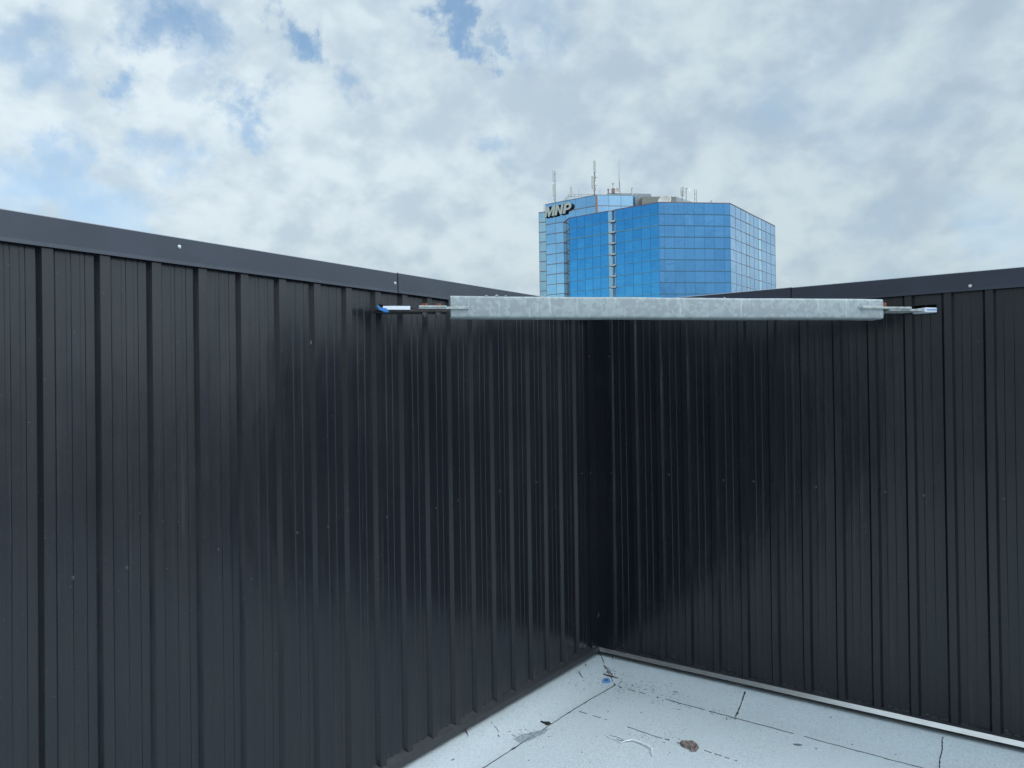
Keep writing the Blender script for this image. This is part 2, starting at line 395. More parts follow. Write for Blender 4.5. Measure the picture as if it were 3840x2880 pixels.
def make_wall(w, length, ribs, holes, label, splits, flash_gloss, cut):
    root = thing('parapet_wall', w.p(length/2, PAN-.15, 0), label, 'wall')
    cm = clad(w, length, ribs, holes, .036 if w is LW else .030).build('cladding_panel', M_clad, root)
    core = MB().box(w.p(-.30, -.30, -.2), w.d*(length+.30-.01), w.n*.21, (0, 0, TOP-.05+.2))
    core.build('wall_core', M_core, root)
    # pan-side returns at the free end
    MB().box(w.p(length, -.30, -.2), w.d*.012, w.n*(.30+PAN+.02), (0, 0, TOP-.05+.2)).build('end_cap', M_trim, root)
    # coping: folded cap pieces with a small gap at each joint
    edges = [-.30]+splits+[length+.02]
    for i in range(len(edges)-1):
        a, b = edges[i]+(.0035 if i else 0), edges[i+1]-(.0035 if i < len(edges)-2 else 0)
        if i == 0: a0 = 0.0     # the fascia is mitred into the inner corner
        else: a0 = a
        dz = -.0015 if i % 2 else 0
        m = MB(); z1, z0 = TOP+dz, TOP-COPH+dz
        th = .0012
        prof = [(-.012, z0+.012), (.003, z0), (.0015, z0+.012), (.0, z1-.003), (-.003, z1), (-.33, z1+.012)]
        inn = [(-.012, z0+.010), (.0035, z0-.0015), (-.0005, z0+.012), (-.0015, z1-.0045), (-.0045, z1-.0015), (-.33, z1+.010)]
        NS = max(2, int((b-a)/.12))
        def tt(o, s):
            st = a0 if i else max(-.30, min(0, 0)+o) if o < 0 else o   # mitre: t = out
            st = a if i else o
            return st+(b-st)*s
        for q in range(len(prof)-1):
            for s in range(NS):
                s0, s1 = s/NS, (s+1)/NS
                wv = lambda s: .0009*math.sin(9*s+i)+.0007*math.sin(23*s+2*i)
                A = w.p(tt(prof[q][0], s0), prof[q][0]+wv(s0)*(q < 3), prof[q][1]); B = w.p(tt(prof[q][0], s1), prof[q][0]+wv(s1)*(q < 3), prof[q][1])
                Cc = w.p(tt(prof[q+1][0], s1), prof[q+1][0]+wv(s1)*(q < 2), prof[q+1][1]); Dd = w.p(tt(prof[q+1][0], s0), prof[q+1][0]+wv(s0)*(q < 2), prof[q+1][1])
                quad = [A, B, Cc, Dd] if w is LW else [D2 for D2 in (Dd, Cc, B, A)]
                m.quad(*quad, mi=1 if q == 3 else 0)
        # end fold closing the piece
        for e in ((a, 0) if i else (), (b, 1)):
            if not e: continue
            m.quad(w.p(e[0], 0, z1), w.p(e[0], 0, z0), w.p(e[0], -.03, z0), w.p(e[0], -.03, z1))
        m.build('coping', [M_trim, M_edge], root)
    for sp in splits:   # joint cover behind the gap
        MB().box(w.p(sp-.02, -.006, TOP-COPH+.003), w.d*.04, w.n*.003, (0, 0, COPH-.006)).build('joint_cover', M_core, root)
    # base flashing
    m = MB(); NS = 60
    prof = [(PAN-.004, .07), (PAN+.001, .046), (-.004, .030), (0, .024)] if w is LW else [(PAN-.004, .06), (PAN+.001, .036), (-.005, .0295), (0, .028)]
    for q in range(len(prof)-1):
        for s in range(NS):
            def g(j, s):
                o, z = prof[j]; t = o+(length-o)*s/NS
                jt = .0005*math.sin(t*5+3)+.0004*math.sin(t*9+6) if j == 3 else .0016*math.sin(t*11+j)+.0012*math.sin(t*29+2*j)
                return w.p(t, o+(jt*.4 if j else 0), z+(jt*.5 if j > 1 else 0))
            a, b, c, d = g(q, s), g(q, s+1), g(q+1, s+1), g(q+1, s)
            m.quad(*( [d, c, b, a] if w is LW else [a, b, c, d]))
    fl = m.build('base_flashing', M_flash, root)
    m = MB()
    prof = [(0, .024), (.0015, .002), (-.010, .000)] if w is LW else [(0, .028), (.007, .005), (-.006, .002)]
    for q in range(len(prof)-1):
        for s in range(NS):
            def g(j, s):
                o, z = prof[j]; t = o+(length-o)*s/NS
                jt = .0005*math.sin(t*5+3)+.0004*math.sin(t*9+6)
                return w.p(t, o+jt*.4, z+jt*.5)
            a, b, c, d = g(q, s), g(q, s+1), g(q+1, s+1), g(q+1, s)
            m.quad(*( [d, c, b, a] if w is LW else [a, b, c, d]))
    m.build('drip_strip', flash_gloss, root)
    return root, cm

PITCH_R = .1625
def fit_ribs(w, pxs, off, first, n):
    """place ribs through the ones seen, extended by the mean pitch both ways"""
    ts = sorted(w.px(x, 1440, PAN)[0] for x in pxs)
    p = (ts[-1]-ts[0])/max(1, round((ts[-1]-ts[0])/PITCH_R))
    lo = ts[0]+off
    out = [lo+i*p for i in range(-int(lo/p)-1, n)]
    return out, p
ribsL, pL = fit_ribs(LW, [134, 351, 548, 722, 884, 1488, 1582, 1675, 1830, 1971, 2092], -.053, 0, 40)
ribsR, pR = fit_ribs(RW, [2367, 2462, 2558, 2661, 3257, 3396, 3541], -.006, 0, 26)
def hole(w, x0, x1, y0, y1):
    t0, z0 = w.px(x0, y0); t1, z1 = w.px(x1, y1)
    return (min(t0, t1), max(t0, t1), min(z0, z1), max(z0, z1))
hL = hole(LW, 1412, 1560, 1141, 1164); hR = hole(RW, 3430, 3512, 1147, 1163)
zc = (hL[2]+hL[3])/2
LLEN, RLEN = 6.4, 3.6
sL = LW.px(1491, 1060, 0)[0]; sR = RW.px(2967, 1095, 0)[0]
wallL, cladL = make_wall(LW, LLEN, ribsL, [hL], 'long dark ribbed metal parapet wall on the left with blue and white sheet in its slot', [sL, sL+3.0], M_flash, 0)
wallR, cladR = make_wall(RW, RLEN, ribsR, [hR], 'dark ribbed metal parapet wall on the right with pale strip along its foot', [sR], M_strip, 0)

# joint screws
for x, y in ((672, 925), (1481, 1062)): screw(LW, x, y, .0062, M_screwl, wallL, 0.001, 'zinc_screw')
screw(RW, 3638, 1072, .0075, M_screwl, wallR, 0.001, 'zinc_screw')
for x, y in ((272, 2167), (473, 2129), (817, 2062), (1114, 1998), (1230, 1976), (1450, 1940), (1635, 1905), (1716, 1877), (1873, 1842), (2010, 1808), (2180, 1776), (1404, 1107),
             (1451, 2830), (1641, 2732), (1696, 2706), (1728, 2685), (1877, 2602), (2016, 2522), (2138, 2460)):
    screw(LW, x, y, .0068, M_screwd, wallL)
for x, y in ((2508, 1780), (2713, 1801), (2826, 1805), (3060, 1826), (3319, 1844), (3463, 1857), (3763, 1870),
             (2337, 2419), (2528, 2463), (2735, 2510), (2780, 2525), (3077, 2597), (3337, 2650), (3398, 2668), (3477, 2680), (3774, 2739)):
    screw(RW, x, y, .0078, M_screwd, wallR)

# inside corner trim (belongs to the left wall)
tl = LW.px(2205, 1440, CREST)[0]; tr = RW.px(2293, 1440, CREST)[0]
z0, z1 = .036, TOP-.02
o = CREST+.004
m = MB()
NZ = 10
for i in range(NZ):
    a, b = z0+(z1-z0)*i/NZ, z0+(z1-z0)*(i+1)/NZ
    pts = lambda z: [LW.p(tl, PAN, z), LW.p(tl, o, z), LW.p(tl-.006, o+.001, z), C0+DL*o+DR*o+Vector((0, 0, z)), RW.p(tr-.006, o+.001, z), RW.p(tr, o, z), RW.p(tr, PAN, z)]
    A, B = pts(a), pts(b)
    for j in range(len(A)-1): m.quad(A[j], B[j], B[j+1], A[j+1])
trim = m.build('corner_trim', M_clad, wallL)
def scrw_trim(w, px, py):
    screw(w, px, py, .0055, M_screwd, wallL, CREST+.0055)
for w, x, y in ((LW, 2208, 1337), (RW, 2284, 1337), (LW, 2213, 1775), (RW, 2292, 1775)): scrw_trim(w, x, y)
# scuffs on the trim and the white scratch on a rib
def scuff(w, pts, r, parent, o, name='scuff_mark'):
    P = []
    for x, y in pts:
        t, z = w.px(x, y, o); P.append(w.p(t, o+.0008, z))
    MB().tube(P, r, 5, flat=.3).build(name, M_scuff, parent)
scuff(LW, [(1164, 1276), (1167, 1283), (1163, 1288), (1169, 1290)], .0014, wallL, CREST+.001)
scuff(RW, [(2247, 2300), (2243, 2312), (2241, 2322)], .0008, wallL, o+.001)

# ---------------------------------------------------------------- roof surface
def zf1(u):
    u = max(0, u)
    k = min(1, max(0, (u-.02)/.22)); k = k*k*(3-2*k)
    return -.024-.032*k
def zf(u, v):
    a, b = zf1(u), zf1(v)
    h = max(a, b)
    return h+.0035*math.sin(u*2.3+1)*math.sin(v*1.9+.4)*min(1, (min(u, v))/.5 if min(u, v) > 0 else 0)
def F3(u, v, dz=0):
    return C0+DR*u+DL*v+Vector((0, 0, zf(u, v)+dz))
def uv_of(px, py):
    z = -.055
    for _ in range(8):
        q = on_z(px, py, z); r = q-C0; u, v = r.dot(DR), r.dot(DL); z = zf(u, v)
    return u, v
gr = [-.06, -.02, .0]+[.02*i for i in range(1, 13)]+[.28, .34, .42, .5, .6, .75, .9, 1.1, 1.3, 1.5, 1.8, 2.1, 2.5, 3, 3.5, 4.2, 5, 6, 7, 8.5]
gv = gr+[10, 12]
m = MB()
m.v = [tuple(F3(u, v)) for u in gr for v in gv]
for i in range(len(gr)-1):
    for j in range(len(gv)-1):
        m.f.append((i*len(gv)+j, i*len(gv)+j+1, (i+1)*len(gv)+j+1, (i+1)*len(gv)+j)); m.mi.append(0)
m.f = [tuple(reversed(f)) for f in m.f]
roof = struct(m.build('roof_surface', M_memb, smooth=True))
struct(MB().box(C0+DR*-.5+DL*-.5+Vector((0, 0, -.62)), DR*9.0, DL*12.5, (0, 0, .50)).build('roof_deck', M_core))
struct(MB().box((-9000, -9000, -14.2), (18000, 0, 0), (0, 18000, 0), (0, 0, .2)).build('ground', M_ground))

def seam(pts, w0, gap=0.0, steps=70, amp=.0035, mi=M_bit, name='roof_seam', dz=.0016, seed=1):
    """a bitumen bleed line: pts are (u, v); irregular ribbon lying on the membrane"""
    rnd = random.Random(seed); m = MB()
    segs = []
    L = [0]
    for i in range(len(pts)-1): L.append(L[-1]+math.hypot(pts[i+1][0]-pts[i][0], pts[i+1][1]-pts[i][1]))
    tot = L[-1]; steps = max(8, int(tot/.012))
    prev = None; on = True; off = 0
    for s in range(steps+1):
        q = tot*s/steps
        i = max(k for k in range(len(L)-1) if L[k] <= q+1e-9)
        f = (q-L[i])/(L[i+1]-L[i]); a, b = pts[i], pts[i+1]
        du, dv = b[0]-a[0], b[1]-a[1]; l = math.hypot(du, dv); du /= l; dv /= l
        off = off*.8+rnd.uniform(-amp, amp)*.45
        u, v = a[0]+(b[0]-a[0])*f-dv*off, a[1]+(b[1]-a[1])*f+du*off
        hw = w0*rnd.uniform(.35, 1.25)*.5
        if rnd.random() < .05: hw *= 2.2
        if gap and rnd.random() < (gap if on else .3): on = not on
        cur = (F3(u-dv*hw, v+du*hw, dz-.0014), F3(u, v, dz+.0012), F3(u+dv*hw, v-du*hw, dz-.0014))
        if prev and (on or not gap):
            m.quad(prev[0], cur[0], cur[1], prev[1]); m.quad(prev[1], cur[1], cur[2], prev[2])
        prev = cur
    # make faces look up
    return struct(m.build(name, mi))
A, B = uv_of(2305, 2570), uv_of(1812, 2880)
uL = (uv_of(2230, 2612)[0]+B[0])/2
Cn, Dn = uv_of(2540, 2635), uv_of(3457, 2880)
ext = lambda a, b, k: (a[0]+(b[0]-a[0])*k, a[1]+(b[1]-a[1])*k)
seam([A, uv_of(2128, 2676), B, ext(A, B, 2.0)], .0055, 0, seed=3)
seam([uv_of(2312, 2574), Cn], .004, .25, seed=4)
seam([Cn, Dn, ext(Cn, Dn, 1.8)], .0042, .04, seed=5)
seam([uv_of(2250, 2452), uv_of(2270, 2500), uv_of(2296, 2548), uv_of(2306, 2572)], .006, .2, seed=6)
t1 = uv_of(2758, 2688); t2 = uv_of(3523, 2878)
seam([(uv_of(2806, 2580)[0], .028), (t1[0], t1[1])], .008, 0, seed=7)
seam([(uv_of(3541, 2748)[0], .028), t2, ext((uv_of(3541, 2748)[0], .028), t2, 1.3)], .006, 0, seed=8)
seam([uv_of(2158, 2664), uv_of(2352, 2726)], .003, .4, seed=9)
seam([uv_of(2352, 2726), uv_of(2475, 2767)], .004, 0, seed=10)
seam([uv_of(2475, 2767), uv_of(2646, 2817), uv_of(2775, 2858)], .003, .4, seed=11)
seam([uv_of(1824, 2695), uv_of(1870, 2745)], .002, .3, seed=12)
def patch(pts, m_, name, seed):
    rnd = random.Random(seed); U = [uv_of(*p) for p in pts]
    cu = sum(p[0] for p in U)/len(U); cv = sum(p[1] for p in U)/len(U)
    out = []
    for i in range(len(U)):
        a, b = U[i], U[(i+1) % len(U)]
        for k in range(5):
            f = k/5; j = rnd.uniform(-.004, .004)
            out.append(F3(a[0]+(b[0]-a[0])*f+j, a[1]+(b[1]-a[1])*f+rnd.uniform(-.004, .004), .0012))
    c = F3(cu, cv, .0022); m = MB(); m.add([c]+out, [(0, 1+(i+1) % len(out), 1+i) for i in range(len(out))])
    return struct(m.build(name, m_))
patch([(1925, 2772), (1960, 2752), (2020, 2742), (2060, 2732), (2040, 2752), (1955, 2790)], M_stain, 'roof_stain', 1)
patch([(2024, 2704), (2060, 2706), (2068, 2714), (2052, 2722)], M_bit, 'roof_stain', 2)

# grit, needles and specks nobody could count
rnd = random.Random(11); m = MB()
def speck(u, v, r, hgt=.4):
    k = rnd.choice([4, 5, 6]); a0 = rnd.uniform(0, 6.3); st = rnd.uniform(.5, 2.6)
    ring = []
    for i in range(k):
        a = 2*math.pi*i/k; x, y = r*st*math.cos(a), r*math.sin(a)
        ring.append(F3(u+x*math.cos(a0)-y*math.sin(a0), v+x*math.sin(a0)+y*math.cos(a0), .0004))
    m.add(ring+[F3(u, v, r*hgt+.001)], [((i+1) % k, i, k) for i in range(k)])
for _ in range(900):
    u, v = rnd.uniform(.05, 3.6), rnd.uniform(.05, 3.6)
    speck(u, v, rnd.uniform(.0008, .0022))
for x, y, sx, cnt in ((2330, 2575, 40, 60), (2290, 2520, 30, 40), (2450, 2610, 60, 50), (2552, 2635, 40, 30), (2430, 2770, 50, 26), (2262, 2462, 12, 16), (1990, 2755, 50, 60), (2740, 2695, 14, 20), (2660, 2672, 24, 18), (2440, 2590, 70, 40), (2190, 2560, 60, 24)):
    for _ in range(cnt):
        u, v = uv_of(x+rnd.gauss(0, sx), y+rnd.gauss(0, sx*.28))
        if u > .03 and v > .03: speck(u, v, rnd.uniform(.0012, .0032))
for x, y in ((2190, 2585), (2028, 2680), (2280, 2670), (2360, 2690), (2212, 2858), (1983, 2852), (2037, 2803), (2182, 2822), (2404, 2672), (3116, 2690), (3061, 2808), (3359, 2829), (2684, 2832), (2512, 2822), (2140, 2462), (3196, 2793)):
    u, v = uv_of(x, y); speck(u, v, rnd.uniform(.003, .0045), .6)
grit = m.build('roof_grit', M_bit); grit['kind'] = 'stuff'; grit['label'] = 'dark grit and specks scattered over the pale roof'; grit['category'] = 'grit'

def curve_thing(pts, r, mt, name, label, cat, z=.004, flat=.6, group=None):
    P = []
    for p in pts:
        u, v = uv_of(p[0], p[1]); P.append(F3(u, v, z+(p[2] if len(p) > 2 else 0)))
    o = MB().tube(P, r, 6, flat=flat).build(name, mt, origin=P[0])
    return tag(o, label, cat, group)
curve_thing([(2263, 2529), (2280, 2536), (2300, 2540), (2318, 2545)], [.004, .006, .005, .002], M_twig, 'twig', 'short dark twig crossing the seam above the blue scrap', 'twig')
curve_thing([(2281, 2520), (2288, 2530), (2298, 2541)], [.002, .004, .002], M_twig, 'twig', 'small dark twig lying across the larger twig near the corner', 'twig', z=.012)
curve_thing([(2265, 2497), (2272, 2508), (2280, 2508), (2284, 2511)], [.002, .0045, .003, .002], M_red, 'bark_shred', 'reddish shred lying on the seam just above the twigs', 'bark')
curve_thing([(2171, 2518), (2175, 2530), (2187, 2545)], [.001, .0028, .001], M_red, 'bark_shred', 'thin curved reddish shred left of the twigs near the left wall', 'bark')
curve_thing([(1744, 2736), (1750, 2748), (1757, 2763)], [.002, .0026, .001], M_red, 'bark_shred', 'thin reddish shred beside the foot of the left wall', 'bark')
curve_thing([(2298, 2453), (2297, 2465), (2297, 2478)], [.001, .002, .001], M_twig, 'twig', 'tiny upright dark twig at the foot of the right wall near the corner', 'twig')
curve_thing([(2522, 2594), (2530, 2597), (2540, 2597)], [.001, .0015, .003], M_red, 'bark_shred', 'tiny red fleck alone in the strip below the right wall', 'bark')
curve_thing([(2196, 2492), (2198, 2499)], [.003, .002], M_bit, 'twig', 'small black crumb near the left wall close to the corner', 'debris')
curve_thing([(1693, 2855), (1700, 2850), (1703, 2848)], [.001, .0035, .001], M_red, 'leaf', 'small red leaf fragment near the bottom edge by the left wall', 'leaf')

# shiny bent metal strip
t = thing('bent_metal_strip', F3(*uv_of(2400, 2780)), 'thin shiny bent metal strip lying kinked on the roof', 'metal strip')
def fpts(L, z): return [F3(*uv_of(x, y), z+(h if False else 0)) for x, y in L]
MB().tube(fpts([(2343, 2785), (2362, 2783), (2371, 2780), (2400, 2789), (2425, 2800), (2447, 2815)], .010), [.003, .004, .0045, .0048, .0048, .004], 6, flat=.6).build('strip_body', M_wire, t)
MB().tube(fpts([(2447, 2815), (2443, 2826), (2449, 2839)], .008), [.003, .004, .003], 6, flat=.5).build('hooked_end', M_wire, t)
MB().tube(fpts([(2272, 2760), (2284, 2769), (2300, 2774), (2318, 2782), (2330, 2789), (2343, 2785)], .006), [.002, .0025, .0018, .002, .0016, .002], 6).build('dark_tail', M_wire, t)
MB().tube(fpts([(2290, 2768), (2310, 2772), (2330, 2780), (2338, 2786), (2325, 2786), (2312, 2780)], .012), .0011, 6).build('wire_loop', M_twig, t)

# dry leaf
def blobleaf(outline, mt, name, label, cat, h, seed):
    rnd = random.Random(seed); U = [uv_of(*p) for p in outline]
    cu = sum(p[0] for p in U)/len(U); cv = sum(p[1] for p in U)/len(U)
    m = MB(); k = len(U); rings = []
    for f, hh in ((1, .0015), (.8, h*.9), (.5, h*.55), (.2, h*1.1)):
        rings.append([F3(cu+(u-cu)*f, cv+(v-cv)*f, hh+rnd.uniform(-.3, .45)*h*(f < 1)) for u, v in U])
    vs = [p for r in rings for p in r]+[F3(cu, cv, h)]
    fs = []
    for L in range(3):
        for i in range(k): fs.append((L*k+(i+1) % k, L*k+i, (L+1)*k+i, (L+1)*k+(i+1) % k))
    for i in range(k): fs.append((3*k+(i+1) % k, 3*k+i, 4*k))
    o = m.add(vs, fs).build(name, mt, origin=F3(cu, cv)); return tag(o, label, cat)
blobleaf([(2549, 2786), (2575, 2783), (2600, 2785), (2619, 2797), (2622, 2808), (2610, 2820), (2592, 2821), (2588, 2811), (2565, 2806), (2552, 2797)], M_leaf, 'dry_leaf', 'crumpled brown dry leaf lying on the pale roof', 'leaf', .013, 3)
t = thing('plastic_scrap', F3(*uv_of(2990, 2793)), 'small pale plastic sliver with dark edge on the roof right of the leaf', 'scrap')
MB().tube(fpts([(2974, 2791), (2990, 2790), (3011, 2795)], .006), [.002, .006, .002], 6, flat=.4).build('sliver', M_white, t)
MB().tube(fpts([(2976, 2794), (2992, 2796), (3008, 2796)], .0025), [.002, .0035, .002], 6, flat=.6).build('dark_edge', M_nut, t)
# blue scrap: a flat ring-like clip
u0, v0 = uv_of(2274, 2555); m = MB()
ro = [uv_of(*p) for p in ((2260, 2562), (2262, 2552), (2268, 2547), (2282, 2547), (2288, 2554), (2287, 2562), (2278, 2563))]
top = [F3(u, v, .008) for u, v in ro]; m.prism(top, (0, 0, -.006))
tag(m.build('blue_scrap', M_blue, origin=F3(u0, v0)), 'small blue plastic scrap lying beside the twigs near the corner', 'scrap')
m = MB(); m.prism([F3(*uv_of(*p), .0095) for p in ((2270, 2560), (2270, 2554), (2280, 2554), (2280, 2557), (2274, 2557), (2274, 2560))], (0, 0, -.002))
m.build('dark_notch', M_nut, bpy.data.objects['blue_scrap'], origin=F3(u0, v0))

# ---------------------------------------------------------------- galvanised beam across the corner
qL = LW.p(hL[0]+.02, 0, 0); PLm = at_y(1690, 1155, 3.18); PRm = at_y(3312, 1155, 3.52)
ax = Vector((PRm.x-PLm.x, PRm.y-PLm.y, 0)); Lb = ax.length; ax.normalize()
nf = Vector((ax.y, -ax.x, 0))                # towards the viewer
HB = .094
zl = at_y(1692, 1110, 3.16).z; zr = at_y(3312, 1116, 3.50).z
zt_ = (zl+zr)/2; zm = zt_-HB/2
base = Vector((PLm.x, PLm.y, zm))-nf*HB*.5
bL = base; 
def bm_pt(a, n_, z): return bL+ax*a+nf*n_+Vector((0, 0, z))
beam = thing('steel_beam', bm_pt(Lb/2, 0, -HB/2), 'galvanised square steel tube spanning the corner between both walls', 'beam')
# hollow square section with rounded corners
def sect(h, r, k=5):
    pts = []
    for cx, cy, a0 in ((h-r, h-r, 0), (-h+r, h-r, 90), (-h+r, -h+r, 180), (h-r, -h+r, 270)):
        for i in range(k+1):
            a = R(a0+90*i/k); pts.append((cx+r*math.cos(a), cy+r*math.sin(a)))
    return pts
so, si = sect(HB/2, .011), sect(HB/2-.006, .006)
m = MB(); k = len(so); NA = 24
def wl(a): return .0006*math.sin(a*7)+.0004*math.sin(a*17)
ring = lambda pts, a: [bm_pt(a, x+wl(a), y+wl(a+3)) for x, y in pts]
vs = []
for i in range(NA+1): vs += ring(so, Lb*i/NA)
for i in range(NA+1): vs += ring(si, Lb*i/NA)
fs = []; off = (NA+1)*k
for i in range(NA):
    for j in range(k):
        a, b, c, d = i*k+j, i*k+(j+1) % k, (i+1)*k+(j+1) % k, (i+1)*k+j
        fs.append((a, d, c, b)); fs.append((off+a, off+b, off+c, off+d))
for j in range(k):
    fs.append((j, (j+1) % k, off+(j+1) % k, off+j)); e = NA*k
    fs.append((e+j, off+e+j, off+e+(j+1) % k, e+(j+1) % k))
# object axes follow the beam so the zinc pattern runs along it
m.add(vs, fs); tube = m.build('square_tube', M_galv, beam, smooth=False)
for p in tube.data.polygons: p.use_smooth = True
tube.data.polygons.foreach_set('use_smooth', [True]*len(tube.data.polygons))
es = tube.modifiers.new('split', 'EDGE_SPLIT'); es.split_angle = R(35)
# zinc dribbles on the top edge
for a, r in ((.155, .006), (.20, .008), (.24, .005), (1.25, .004)):
    MB().tube([bm_pt(a-r, HB*.42, HB/2), bm_pt(a, HB*.42, HB/2+r*.5), bm_pt(a+r, HB*.42, HB/2)], [.002, r*.6, .002], 6).build('zinc_dribble', M_galv, beam)
# knife plates through the tube ends, weld beads
PT = .0095; PW = HB/2+.012
def plate(a0, a1, n0, n1, zt, th, name, mt, parent=beam, bevel=.0012):
    return MB().box(bm_pt(a0, n0, zt-th), ax*(a1-a0), nf*(n1-n0), (0, 0, th)).build(name, mt, parent, bevel=bevel)
tA = at_y(1765, 1150, 3.12); aw = (tA-bL).dot(ax)
zpl = at_y(1700, 1145, 3.12).z-zm
plate(-.135, aw, -PW+.01, PW, zpl, PT, 'end_plate', M_gplate)
tB = at_y(3250, 1150, 3.46); aw2 = (tB-bL).dot(ax)
zpr = at_y(3300, 1146, 3.46).z-zm; tE = at_y(3437, 1150, 3.5); ae = (tE-bL).dot(ax)
plate(aw2, ae, -PW+.01, PW, zpr, PT, 'end_plate', M_gplate)
for a0, a1, zz in ((.004, aw+.004, zpl), (aw2-.004, Lb-.004, zpr)):
    MB().tube([bm_pt(a0+(a1-a0)*i/8, HB/2+.003, zz+.001) for i in range(9)], [.003+.001*((i*7) % 3) for i in range(9)], 6).build('weld_bead', M_galv, beam)
MB().tube([bm_pt(aw2-.012, HB/2+.002, zpr-.004), bm_pt(aw2, HB/2+.006, zpr-.003), bm_pt(aw2+.012, HB/2+.002, zpr-.003)], [.006, .011, .005], 8).build('weld_blob', M_galv, beam)
plate(-.135, -.018, -.03, PW+.005, zpl+.0045, .0075, 'washer_plate', M_gplate)

# bracket plates that come out of each wall slot
tsL = hL
pE = LW.p(hL[1]-.004, PAN, 0); 
def along(pt): return (pt-bL).dot(ax), (pt-bL).dot(nf)
aE, _ = along(at_y(1415, 1150, 3.05))
zlow = zpl-PT
brL = thing('wall_bracket', bm_pt(-.2, 0, zlow), 'dark steel bracket plate under the left end of the beam, wrapped in blue and white', 'bracket', 'brackets carrying the beam')
MB().prism([bm_pt(-.012, PW-.004, zlow), bm_pt(-.012, -PW, zlow), bm_pt(aE-.10, -PW-.02, zlow), bm_pt(aE-.02, -.02, zlow), bm_pt(aE+.02, PW-.006, zlow)], (0, 0, -.011)).build('bracket_plate', M_steel, brL)
a0 = along(at_y(1432, 1150, 3.05))[0]; a1 = along(at_y(1541, 1150, 3.05))[0]
MB().box(bm_pt(a0+.004, -.05, zlow-.0045), ax*(a1-a0-.004), nf*(.05+PW+.003), (0, 0, .0155)).build('white_sheet', M_tape, brL, bevel=.001)
MB().prism([bm_pt(a0+.018, PW+.0035, zlow+.0015), bm_pt(a0+.030, PW+.0035, zlow-.0135), bm_pt(a0+.012, PW+.0035, zlow-.0145), bm_pt(aE+.006, PW+.0035, zlow-.004), bm_pt(aE-.004, PW+.0035, zlow+.014), bm_pt(aE+.006, PW+.0035, zlow+.012), bm_pt(aE+.012, PW+.0035, zlow+.003)], -nf*.05).build('blue_sheet', M_tapeb, brL)
def bolt(a, nn, zt, zb, label, loc_root, hh=.0105, rr=.0135):
    t = thing('bolt', bm_pt(a, nn, zb-.018), label, 'bolt', 'rusty bolts of the beam ends')
    def hexa(z, h, r): return [bm_pt(a+r*math.cos(R(60*i+15)), nn+r*math.sin(R(60*i+15)), z) for i in range(6)]
    MB().prism(list(reversed(hexa(zt, 0, rr))), (0, 0, hh)).build('bolt_head', M_rust, t)
    MB().prism(list(reversed(hexa(zb-.014, 0, .014))), (0, 0, .014)).build('nut', M_nut, t)
    MB().tube([bm_pt(a, nn, zb-.021), bm_pt(a, nn, zt-.001)], .0065, 10).build('shank', M_nut, t)
ab1 = along(at_y(1594, 1140, 3.12))[0]; ab2 = along(at_y(1646, 1140, 3.12))[0]
bolt(ab1, .036, zpl+.0045, zlow-.011, 'rusty bolt through the left bracket plate, the one nearer the left wall', brL)
bolt(ab2, .036, zpl+.0045, zlow-.011, 'rusty bolt through the left bracket plate, right against the beam end', brL)
# right bracket
zlr = zpr-PT
aR0 = along(at_y(3320, 1155, 3.5))[0]; aR1 = along(at_y(3470, 1155, 3.54))[0]
brR = thing('wall_bracket', bm_pt(aR1, 0, zlr), 'pale bracket plate under the right end of the beam, white sheet at its tip', 'bracket', 'brackets carrying the beam')
MB().prism([bm_pt(aR0+.03, PW-.004, zlr), bm_pt(aR1+.03, PW-.012, zlr), bm_pt(aR1+.14, -PW-.02, zlr), bm_pt(aR0+.01, -PW, zlr)][::-1], (0, 0, -.009)).build('bracket_plate', M_gplate, brR)
as0 = along(at_y(3472, 1155, 3.54))[0]; as1 = along(at_y(3512, 1155, 3.56))[0]
MB().box(bm_pt(as0, -.05, zlr-.016), ax*(as1-as0), nf*(.05+PW-.002), (0, 0, .023)).build('white_sheet', M_tape, brR, bevel=.003)
MB().box(bm_pt(as0+.010, PW-.003, zlr-.0065), ax*(as1-as0-.010), nf*.0025, (0, 0, .004)).build('blue_line', M_tapeb, brR)
ab3 = along(at_y(3330, 1140, 3.5))[0]
bolt(ab3, .028, zpr, zlr-.009, 'rusty orange bolt head at the right end of the beam', brR, .021, .019)

# ---------------------------------------------------------------- office tower far behind
def T(cx, cy): return (1960+.45208*cx, 560+.45208*cy)
ZM = EYE+59.0; ZT = EYE+66.9
def at_top(cx, cy, z): return on_z(*T(cx, cy), z)
A_ = at_top(340, 612, ZM)
pts = {
 'B': at_top(385, 572, ZM), 'C': at_top(707, 515, ZM), 'Dd': at_top(742, 514, ZM), 'E': at_top(770, 503, ZM), 'F': at_top(1128, 441, ZM), 'G': at_top(1718, 450, ZM),
 'H': at_top(1852, 518, ZM), 'I': at_top(1855, 531, ZM), 'J': at_top(1878, 533, ZM), 'K': at_top(1953, 570, ZM), 'L': at_top(1956, 580, ZM), 'M': at_top(1979, 582, ZM), 'N': at_top(2092, 638, ZM)}
towerC = Vector((55, 275, -14))
tower = thing('office_tower', towerC, 'blue mirror glass office tower with stepped corners rising beyond the roof', 'building')
ZB = -14.0; ST = 3.66
